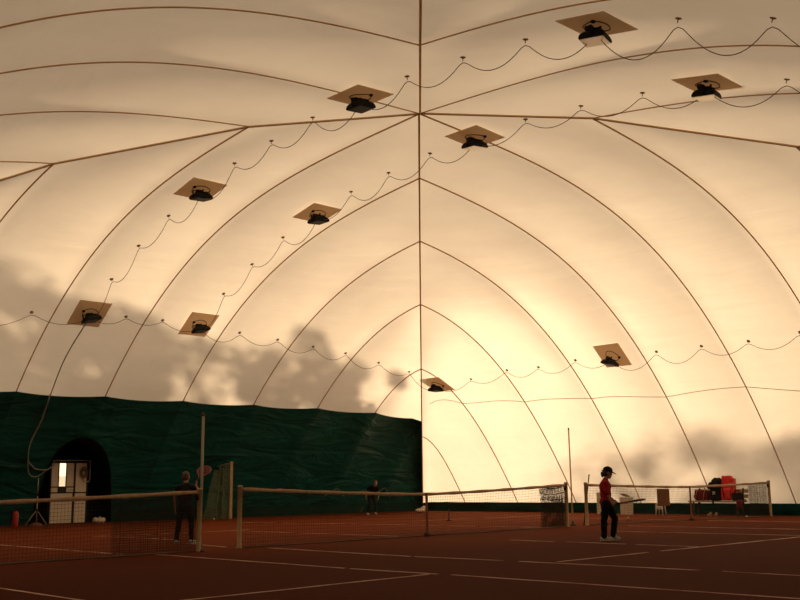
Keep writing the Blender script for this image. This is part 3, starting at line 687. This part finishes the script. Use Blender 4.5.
# white bin, chair, white box
o = thing('bin', 'white square bin with brown lid flap right of the player in red', 'bin', (16.35, 5.95, 0), -.2)
bm = NB(); lo = [bm.verts.new((x*.12, y*.20, 0)) for x, y in ((-1, -1), (1, -1), (1, 1), (-1, 1))]; hi = [bm.verts.new((x*.135, y*.215, .62)) for x, y in ((-1, -1), (1, -1), (1, 1), (-1, 1))]
li = [bm.verts.new((x*.12, y*.20, .62)) for x, y in ((-1, -1), (1, -1), (1, 1), (-1, 1))]; bo = [bm.verts.new((x*.11, y*.18, .10)) for x, y in ((-1, -1), (1, -1), (1, 1), (-1, 1))]
for A, B in ((lo, hi), (hi, li), (li, bo)):
    for i in range(4): bm.faces.new((A[i], A[(i+1) % 4], B[(i+1) % 4], B[i]))
bm.faces.new(list(reversed(lo))); bm.faces.new(bo); bmesh.ops.recalc_face_normals(bm, faces=list(bm.faces)); obj('bin_body', bm, M['box'], o, False)
bm = NB(); add_box(bm, (.0, .06, .70), (.22, .30, .03), Euler((.30, 0, 0)).to_matrix()); bevel(bm, .006, 1); obj('lid_flap', bm, M['brown'], o, False)
bm = NB(); add_box(bm, (-.138, 0, .42), (.012, .40, .04)); obj('rim_band', bm, M['tan'], o, False)
o = thing('stool', 'small white plastic stool by the right wall, under the brown board', 'stool', (16.2, 4.42, 0))
bm = NB(); add_box(bm, (0, 0, .385), (.24, .30, .05)); bevel(bm, .02, 2); obj('seat', bm, M['white'], o)
for x in (-.09, .09):
    for y in (-.12, .12):
        bm = NB(); add_tube(bm, [(x*1.2, y*1.15, 0), (x, y, .37)], .022, 8); obj('leg', bm, M['white'], o)
bm = NB(); add_box(bm, (-.10, 0, .27), (.02, .24, .14)); bevel(bm, .008, 1); obj('apron', bm, M['white'], o)
o = thing('board', 'brown board hung on the right net in front of the white stool', 'board', (10.82, .90, .46), -.07)
bm = NB(); add_box(bm, (0, 0, .25), (.60, .015, .50)); bevel(bm, .004, 1); obj('panel', bm, M['brown'], o, False)
bm = NB(); add_tube(bm, [(-.2, 0, .54), (-.2, .035, .58), (-.2, .06, .54)], .008, 6); add_tube(bm, [(.2, 0, .54), (.2, .035, .58), (.2, .06, .54)], .008, 6); obj('hook', bm, M['dpost'], o)
o = thing('box', 'tall white box by the wall just behind the player in red', 'box', (16.4, 7.18, 0))
bm = NB(); add_box(bm, (0, 0, .40), (.14, .18, .80)); bevel(bm, .008, 1); obj('carton', bm, M['box'], o, False)
bm = NB(); add_box(bm, (0, -.04, .815), (.14, .10, .012), Euler((.25, 0, 0)).to_matrix()); obj('flap', bm, M['box'], o, False)
# balls
def ball(label, loc):
    bm = NB(); add_ell(bm, (0, 0, 0), .0335, None, 20, 14); b = obj('tennis_ball', bm, M['ball']); b.location = loc; return tag(b, label, 'tennis ball', 'tennis balls')
ball('tennis ball in the air in front of the player in red', (1.93, -3.85, .43))
ball('tennis ball on the clay under the right end of the right net', (15.2, .62, .0335))
ball('tennis ball on the clay at the foot of the green wall by the folded curtain', (5.05, 16.0, .0335))

# ------------------------------------------------------------------ rackets
def racket(label, loc, rotm, mstr='string', mfr='racket', sr=.0022):
    # local: grip end at the origin, head along +x, face normal z
    o = thing('tennis_racket', label, 'tennis racket', loc); o.rotation_euler = rotm.to_euler()
    cx, a, b = .50, .165, .125
    bm = NB(); add_tube(bm, [(cx+a*math.cos(t), b*math.sin(t), 0) for t in [2*PI*i/32 for i in range(32)]], .012, 8, True); obj('frame', bm, M[mfr], o)
    bm = NB()
    for s in (-1, 1): add_tube(bm, [(.20, s*.012, 0), (.28, s*.025, 0), (cx-a*.75, s*b*.66, 0)], .010, 8)
    obj('throat', bm, M[mfr], o)
    bm = NB(); add_tube(bm, [(-.05, 0, 0), (-.045, 0, 0), (.15, 0, 0), (.21, 0, 0)], [.019, .017, .016, .014], 8); obj('grip', bm, M['grip'], o)
    bm = NB()
    for i in range(-6, 7):
        y = b*i/7; h = a*math.sqrt(max(0, 1-(i/7)**2)); add_tube(bm, [(cx-h, y, 0), (cx+h, y, 0)], sr, 4)
    for i in range(-7, 8):
        x = a*i/8; h = b*math.sqrt(max(0, 1-(i/8)**2)); add_tube(bm, [(cx+x, -h, 0), (cx+x, h, 0)], sr, 4)
    obj('strings', bm, M[mstr], o)
    return o

# ------------------------------------------------------------------ people (local frame: x forward, y left, z up)
V = Vector
def hand_parts(bm, wrist, direction, normal, s, curl, side):
    d = V(direction).normalized(); n = V(normal); n = (n-d*n.dot(d)).normalized(); w = d.cross(n).normalized()*side   # w: towards the thumb
    pc = wrist+d*.045*s
    rot = Matrix((d, w, n)).transposed(); add_ell(bm, pc, (.05*s, .040*s, .018*s), rot, 12, 8)
    for i, (off, ln) in enumerate(((.028, .070), (.010, .078), (-.009, .072), (-.027, .056))):
        p = pc+d*.036*s+w*off*s
        c1, c2_ = curl*.8, curl*1.9
        p1 = p+(d*math.cos(c1)+n*math.sin(c1))*ln*.5*s; p2 = p1+(d*math.cos(c2_)+n*math.sin(c2_))*ln*.5*s
        add_cap(bm, p, .0095*s, p1, .0088*s, 8); add_cap(bm, p1, .0088*s, p2, .0075*s, 8)
    p = pc-d*.02*s+w*.030*s; p1 = p+(d*.6+w*.75+n*.3).normalized()*.036*s; p2 = p1+(d*.9+w*.1+n*(.3+.5*curl)).normalized()*.030*s
    add_cap(bm, p, .013*s, p1, .0105*s, 8); add_cap(bm, p1, .0105*s, p2, .0085*s, 8)
def head_parts(bm, c, s, R):
    def T(p): return c+R @ (V(p)*s)
    add_ell(bm, T((0, 0, .02)), (.092*s, .076*s, .098*s), R); add_ell(bm, T((.022, 0, -.045)), (.066*s, .058*s, .066*s), R)
    add_cap(bm, T((.086, 0, .008)), .009*s, T((.099, 0, -.020)), .0125*s, 8)                       # nose
    add_ell(bm, T((.064, 0, -.090)), (.026*s, .030*s, .020*s), R)                                     # chin
    add_ell(bm, T((.082, 0, -.058)), (.012*s, .024*s, .008*s), R)                                     # mouth
    add_ell(bm, T((.074, 0, .030)), (.018*s, .052*s, .009*s), R)                                      # brow
    for y in (-1, 1): add_ell(bm, T((-.005, y*.079, -.005)), (.020*s, .010*s, .032*s), R)             # ears
def face_details(o, c, s, R):
    for y in (-1, 1):
        bm = NB(); add_ell(bm, c+R @ (V((.083, y*.030, .005))*s), (.008*s, .012*s, .008*s), R); obj('eye', bm, M['eye'], o)
    bm = NB(); add_ell(bm, c+R @ (V((.094, 0, -.058))*s), (.004*s, .022*s, .006*s), R); obj('mouth', bm, M['lip'], o)
def person(label, loc, rotz, J, s=1.0, shirt='red', trousers='bk', shoe='shoe', sleeve=.8, collar=True, hair=None, cap=None, headR=None, curls=(.9, .5), hdir=None, short=False, wide=1.0):
    o = thing('person', label, 'person', loc, rotz)
    J = {k: V(v) for k, v in J.items()}; R = headR or Matrix.Identity(3)
    W = s
    b = NB()
    pel, chest, neck, head = J['pelvis'], J['chest'], J['neck'], J['head']
    def torso(bm, g):
        sh = J['shL']-J['shR']; shd = sh.normalized(); fw = shd.cross(V((0, 0, 1))).normalized()
        hip = (J['hipL']-J['hipR']).normalized()
        rot = Matrix((fw, shd, fw.cross(shd))).transposed()
        add_ell(bm, chest, (.088*W*wide+g, .142*W+g, .17*W+g), rot)
        add_ell(bm, pel.lerp(chest, .45), (.080*W*wide+g, .118*W+g, .17*W+g), rot)
        add_ell(bm, pel+V((0, 0, .03*W)), (.090*W*wide+g, .128*W+g, .11*W+g), rot)
        top = chest.lerp(neck, .78)
        for q in (J['shL'], J['shR']): add_cap(bm, top, .055*W+g, q, .048*W+g)
    torso(b, 0)
    add_cap(b, neck-V((0, 0, .03)), .046*W, head-R @ V((.02, 0, .05))*W, .042*W)
    head_parts(b, head, s, R)
    for k, sd in (('L', 1), ('R', -1)):
        sh, el, wr = J['sh'+k], J['el'+k], J['wr'+k]
        add_cap(b, sh, .045*W, el, .033*W); add_cap(b, el, .034*W, wr, .022*W)
        dd = (hdir or {}).get(k, ((wr-el).normalized(), V((.3, -sd, 0))))
        hand_parts(b, wr, dd[0], dd[1], s*.92, curls[0 if k == 'R' else 1], dd[2] if len(dd) > 2 else sd)
        hp, kn, an = J['hip'+k], J['kn'+k], J['an'+k]
        add_cap(b, hp, .078*W, kn, .050*W); add_cap(b, kn, .050*W, an, .033*W)
        add_cap(b, kn.lerp(an, .2)-V((.006, 0, 0)), .047*W, kn.lerp(an, .5), .040*W)
        t = J['toe'+k]; add_cap(b, an, .032*W, an.lerp(t, .6)-V((0, 0, .012)), .018*W)
    remeshed('body', b, .0075, M['skin'], o, 3)
    face_details(o, head, s, R)
    # shirt with sleeves
    b = NB(); torso(b, .014*W)
    hem = pel-V((0, 0, .055*W)); add_ell(b, hem+V((0, 0, .06)), (.112*W*wide, .150*W, .13*W))
    for k in 'LR':
        sh, el = J['sh'+k], J['el'+k]; e = sh.lerp(el, sleeve); add_cap(b, sh, .058*W, e, .052*W)
    if collar: add_cap(b, neck-V((0, 0, .045*W)), .060*W, neck-V((0, 0, .005*W)), .054*W)
    ph = random.uniform(0, 5)
    remeshed('shirt', b, .011, M[shirt], o, 4, lambda co, n: n*(.006*math.sin(co.z*38+co.x*14+ph)*math.sin(co.x*21+co.y*17)))
    # trousers
    b = NB(); add_ell(b, pel+V((0, 0, -.01)), (.102*W*wide, .140*W, .12*W))
    for k in 'LR':
        hp, kn, an = J['hip'+k], J['kn'+k], J['an'+k]
        add_cap(b, hp, .090*W*(.5+.5*wide), kn, .062*W*(.5+.5*wide))
        if short: pass
        else: add_cap(b, kn, .062*W*(.5+.5*wide), kn.lerp(an, .98), .053*W*(.5+.5*wide))
    remeshed('trousers', b, .011, M[trousers], o, 4, lambda co, n: n*(.005*math.sin(co.z*45+ph)*math.sin(co.x*24+co.y*19)))
    for k in 'LR':
        an, t = J['an'+k], J['toe'+k]; heel = an+(an-t)*.28; f = (t-an); f.z = 0; f.normalize()
        b = NB(); add_cap(b, V((heel.x, heel.y, .048*W)), .040*W, V((t.x, t.y, .036*W)), .032*W); add_cap(b, an+V((0, 0, .01)), .046*W, V((an.x, an.y, .045))+f*.06, .042*W)
        sh_ = remeshed('shoe', b, .009, M[shoe], o, 3)
        b = NB(); add_cap(b, V((heel.x, heel.y, .012)), .043, V((t.x, t.y, .012)), .036)
        for v in b.verts: v.co.z = .012+(v.co.z-.012)*.28
        obj('sole', b, M['sole'], sh_)
    def T(p): return head+R @ (V(p)*s)
    if hair:
        b = NB(); style, hm = hair
        add_ell(b, T((-.014, 0, .036)), (.096*s, .085*s, .098*s), R)
        if style == 'long':
            add_ell(b, T((-.050, 0, -.03)), (.060*s, .080*s, .085*s), R); add_ell(b, T((-.075, 0, -.10)), (.040*s, .055*s, .060*s), R)
        elif style == 'bun':
            add_ell(b, T((-.045, 0, -.02)), (.058*s, .078*s, .070*s), R); add_ell(b, T((-.105, 0, -.035)), (.036*s, .036*s, .045*s), R); add_ell(b, T((-.095, 0, -.075)), (.026*s, .030*s, .040*s), R)
        else:
            add_ell(b, T((-.040, 0, -.005)), (.062*s, .082*s, .065*s), R)
        cut = NB(); cut.free()
        h = remeshed('hair', b, .009, M[hm], o, 3, lambda co, n: n*(.003*math.sin(co.y*190)*math.sin(co.z*70)))
    if cap:
        b = NB(); add_ell(b, T((-.004, 0, .052)), (.106*s, .093*s, .088*s), R)
        for v in list(b.verts):
            q = R.inverted() @ (v.co-head); 
            if q.z < .035*s: q.z = .035*s; v.co = head+R @ q
        c_ = obj('cap', b, M[cap], o)
        b = NB(); pts = []
        for i in range(11):
            a = -1.15+2.3*i/10; pts.append((T((.080*math.cos(a), .082*math.sin(a), .042)), T((.075+.105*math.cos(a*.85), .080*math.sin(a), .022-.012*math.cos(a)))))
        lo = []
        for p, q in pts: lo.append([b.verts.new(p), b.verts.new(q), b.verts.new(q+R @ V((0, 0, .008*s))), b.verts.new(p+R @ V((0, 0, .014*s)))])
        for A, B_ in zip(lo[:-1], lo[1:]):
            for j in range(4): b.faces.new((A[j], B_[j], B_[(j+1) % 4], A[(j+1) % 4]))
        b.faces.new(lo[0]); b.faces.new(list(reversed(lo[-1]))); bmesh.ops.recalc_face_normals(b, faces=list(b.faces)); obj('brim', b, M[cap], c_)
        b = NB(); add_tube(b, [T((-.085, .03, .035)), T((-.125, .015, .030)), T((-.13, -.01, .026)), T((-.09, -.03, .035))], .010*s, 6); obj('strap', b, M[cap], c_)
    return o
# the player in red: seen from her right side, walking to the right
RK = YAW-PI/2
headR = Euler((0, .22, 0)).to_matrix()
person('child in red top, black trousers and black cap, walking with a racket held out', (1.60, -3.58, 0), RK,
    dict(pelvis=(-.01, 0, .76), chest=(-.015, 0, 1.05), neck=(.0, 0, 1.215), head=(.045, 0, 1.345), shL=(-.01, .15, 1.14), shR=(-.03, -.15, 1.14), elL=(.03, .20, .93), wrL=(.17, .15, .80), elR=(-.02, -.20, .925), wrR=(.06, -.17, .765),
         hipL=(.03, .075, .73), hipR=(-.03, -.075, .73), knL=(.165, .08, .44), anL=(.115, .08, .10), knR=(-.085, -.08, .42), anR=(-.10, -.08, .075), toeL=(.24, .09, .035), toeR=(.055, -.09, .03)),
    s=.97, shirt='red', trousers='bk', sleeve=.95, hair=('bun', 'hair'), cap='bk', headR=headR, curls=(1.25, .6), wide=1.28,
    hdir={'R': (V((.80, .05, -.45)), V((.1, .9, -.3)), -1)})
fwd = V((math.cos(RK), math.sin(RK), 0)); lft = V((-math.sin(RK), math.cos(RK), 0))
hand = V((1.60, -3.58, 0))+fwd*.115+lft*(-.145)+V((0, 0, .728))
dx = (fwd*.985+V((0, 0, .135))+lft*(-.03)).normalized(); dy = (lft*.97-V((0, 0, .13))); dy = (dy-dx*dy.dot(dx)).normalized(); dz = dx.cross(dy)
racket('dark racket held out level by the child in red', hand-dx*.03, Matrix((dx, dy, dz)).transposed())
# the player at the left, from behind, racket raised to the right
RM = YAW-.12
person('person in dark clothes seen from behind by the left net post, racket raised', (-4.20, 2.93, 0), RM,
    dict(pelvis=(0, 0, .78), chest=(.02, 0, 1.06), neck=(.02, 0, 1.225), head=(.04, .01, 1.365), shL=(.0, .165, 1.155), shR=(.02, -.165, 1.155), elL=(-.02, .225, .92), wrL=(.05, .235, .72), elR=(.13, -.24, 1.04), wrR=(.28, -.13, 1.21),
         hipL=(0, .085, .74), hipR=(0, -.085, .74), knL=(.04, .135, .43), anL=(-.01, .165, .085), knR=(.05, -.13, .43), anR=(.0, -.155, .085), toeL=(.15, .20, .03), toeR=(.16, -.19, .03)),
    s=.97, shirt='bk2', trousers='bk', sleeve=.55, hair=('short', 'hairl'), curls=(1.2, .5), hdir={'R': (V((.5, -.1, .7)), V((-.2, .9, .2)), -1)})
fwd = V((math.cos(RM), math.sin(RM), 0)); lft = V((-math.sin(RM), math.cos(RM), 0))
hand = V((-4.20, 2.93, 0))+fwd*.31+lft*(-.11)+V((0, 0, 1.245))
dx = (V((0, 0, .38))+lft*(-.06)+fwd*.62).normalized(); dz = (fwd*-1.0); dz = (dz-dx*dz.dot(dx)).normalized(); dy = dz.cross(dx)
racket('round brown-faced racket raised beside the tall grey pole', hand-dx*.04, Matrix((dx, dy, dz)).transposed(), 'racketr', 'racketr', .0045).scale = (1.12, 1.12, 1.12)
# the boy far behind the middle net, facing the camera
RB = YAW+PI+.12
person('child in black shirt and trousers far behind the middle net, bending forward', (11.87, 15.0, 0), RB,
    dict(pelvis=(-.05, 0, .74), chest=(.06, .04, 1.00), neck=(.12, .08, 1.14), head=(.19, .12, 1.255), shL=(.09, .20, 1.08), shR=(.08, -.13, 1.10), elL=(.16, .26, .86), wrL=(.25, .22, .66), elR=(.06, -.24, .88), wrR=(.16, -.26, .68),
         hipL=(-.04, .08, .71), hipR=(-.05, -.08, .71), knL=(.06, .12, .42), anL=(-.03, .12, .08), knR=(.08, -.13, .42), anR=(.0, -.17, .08), toeL=(.12, .15, .03), toeR=(.14, -.21, .03)),
    s=.93, shirt='bk', trousers='bk2', sleeve=.55, hair=('short', 'hairl'), headR=Euler((0, .25, .15)).to_matrix(), curls=(1.2, .8))
fwd = V((math.cos(RB), math.sin(RB), 0)); lft = V((-math.sin(RB), math.cos(RB), 0))
hand = V((11.87, 15.0, 0))+fwd*.18+lft*(-.265)+V((0, 0, .62))
dx = (V((0, 0, -.75))+lft*(-.32)+fwd*.12).normalized(); dy = fwd.copy(); dy = (dy-dx*dy.dot(dx)).normalized(); dz = dx.cross(dy)
racket('racket hanging from the hand of the far child in black', hand-dx*.03, Matrix((dx, dy, dz)).transposed())

# ------------------------------------------------------------------ trees outside, whose shade falls on the cloth
def tree(kind, label, x, y, h, w, crown0, n, leaf, grp):
    o = thing(kind, label, kind, (x, y, -.11), 0, grp)
    bm = NB(); add_tube(bm, [(0, 0, 0), (.1, .05, h*.4), (-.05, .1, h*.8)], [.20, .14, .04], 8)
    for i in range(5):
        a = i*2.4; z = h*(.4+.09*i); add_tube(bm, [(0, .05, z), (w*.4*math.cos(a), w*.4*math.sin(a), z+h*.14)], [.06, .02], 6)
    obj('trunk', bm, M['bark'], o)
    bm = NB(); cl = [(V((random.gauss(0, w*.36), random.gauss(0, w*.36), random.uniform(crown0, h*.93))), random.uniform(.25, .8)*w*.5) for _ in range(20)]
    for _ in range(n):
        c, r = random.choice(cl); d = V((random.gauss(0, 1), random.gauss(0, 1), random.gauss(0, 1))).normalized()*r*random.random()**.4
        p = c+d
        if p.z > h or p.z < .1: continue
        q = Quaternion((random.gauss(0, 1), random.gauss(0, 1), random.gauss(0, 1), random.gauss(0, 1))).normalized(); l = leaf*random.uniform(.6, 1.3)
        bm.faces.new([bm.verts.new(p+q @ V(k)) for k in ((-l/2, 0, 0), (0, -l*.3, .03), (l/2, 0, 0), (0, l*.3, .03))])
    obj('foliage', bm, M['leaf'], o, False)
    return o
TREES = True
SUN_AZ, SUN_EL = math.radians(40), math.radians(9.5)
if TREES:
    rnd = random.Random(3)
    for i in range(10):
        tree('tree', 'leafy tree standing outside the dome beyond the green lined wall', -.7+2.2*i, 21.6+rnd.uniform(-.6, .9), 10.3+rnd.uniform(-.5, .4)-.17*i, 2.6, .3, 3300-170*i, .38, 'trees outside the green lined wall')
    for i in range(5):
        tree('bush', 'tall bush standing outside the dome beyond the bench', 35+rnd.uniform(-2, 2), 9.0+3.0*i, (6.6, 6.2, 6.6, 7.1, 6.6)[i], 3.6, .2, (1900, 1700, 1500, 900, 900)[i], .42, 'bushes outside the wall behind the bench')

# ------------------------------------------------------------------ light, sky, camera
ld = bpy.data.lights.new('sun', 'SUN'); ld.energy = 6.6; ld.angle = math.radians(1.9); ld.color = (1.0, .765, .53)
so = bpy.data.objects.new('sun', ld); COL.objects.link(so)
sd = Vector((math.cos(SUN_AZ)*math.cos(SUN_EL), math.sin(SUN_AZ)*math.cos(SUN_EL), math.sin(SUN_EL)))
so.location = sd*60; so.rotation_euler = sd.to_track_quat('Z', 'Y').to_euler()
wd = bpy.data.worlds.new('sky'); SC.world = wd; wd.use_nodes = True
wn = wd.node_tree.nodes; wl = wd.node_tree.links; bg = wn['Background']
tc = wn.new('ShaderNodeTexCoord'); dp = wn.new('ShaderNodeVectorMath'); dp.operation = 'DOT_PRODUCT'; dp.inputs[1].default_value = tuple(sd)
wl.new(tc.outputs['Generated'], dp.inputs[0])                 # evening sky: bright round the low sun, dim behind
mr = wn.new('ShaderNodeMapRange'); mr.inputs['From Min'].default_value = -1; mr.inputs['From Max'].default_value = 1
wl.new(dp.outputs['Value'], mr.inputs['Value'])
cr = wn.new('ShaderNodeValToRGB'); e = cr.color_ramp.elements
e[0].position = 0; e[0].color = (.29, .23, .182, 1); e[1].position = 1; e[1].color = (1.15, .90, .64, 1)
q = e.new(.5); q.color = (.60, .478, .37, 1)
wl.new(mr.outputs['Result'], cr.inputs['Fac']); wl.new(cr.outputs['Color'], bg.inputs['Color']); bg.inputs['Strength'].default_value = 1.0
cd = bpy.data.cameras.new('camera'); co = bpy.data.objects.new('camera', cd); COL.objects.link(co); SC.camera = co
cd.sensor_fit = 'HORIZONTAL'; cd.sensor_width = 36; cd.lens = FPX/800*36; cd.clip_start = .05; cd.clip_end = 500
f = Vector((math.cos(YAW)*math.cos(PITCH), math.sin(YAW)*math.cos(PITCH), math.sin(PITCH)))
r = Vector((math.sin(YAW), -math.cos(YAW), 0)); u = r.cross(f)
r2 = r*math.cos(ROLL)+u*math.sin(ROLL); u2 = -r*math.sin(ROLL)+u*math.cos(ROLL)
co.matrix_world = Matrix(((r2.x, u2.x, -f.x, CAM[0]), (r2.y, u2.y, -f.y, CAM[1]), (r2.z, u2.z, -f.z, CAM[2]), (0, 0, 0, 1)))
vs = SC.view_settings; vs.view_transform = 'Standard'; vs.look = 'None'; vs.gamma = 1.0; vs.use_curve_mapping = False; vs.exposure = 0.10
SC.cycles.use_denoising = True
SC.cycles.max_bounces = 10; SC.cycles.diffuse_bounces = 6; SC.cycles.transmission_bounces = 8; SC.cycles.transparent_max_bounces = 16
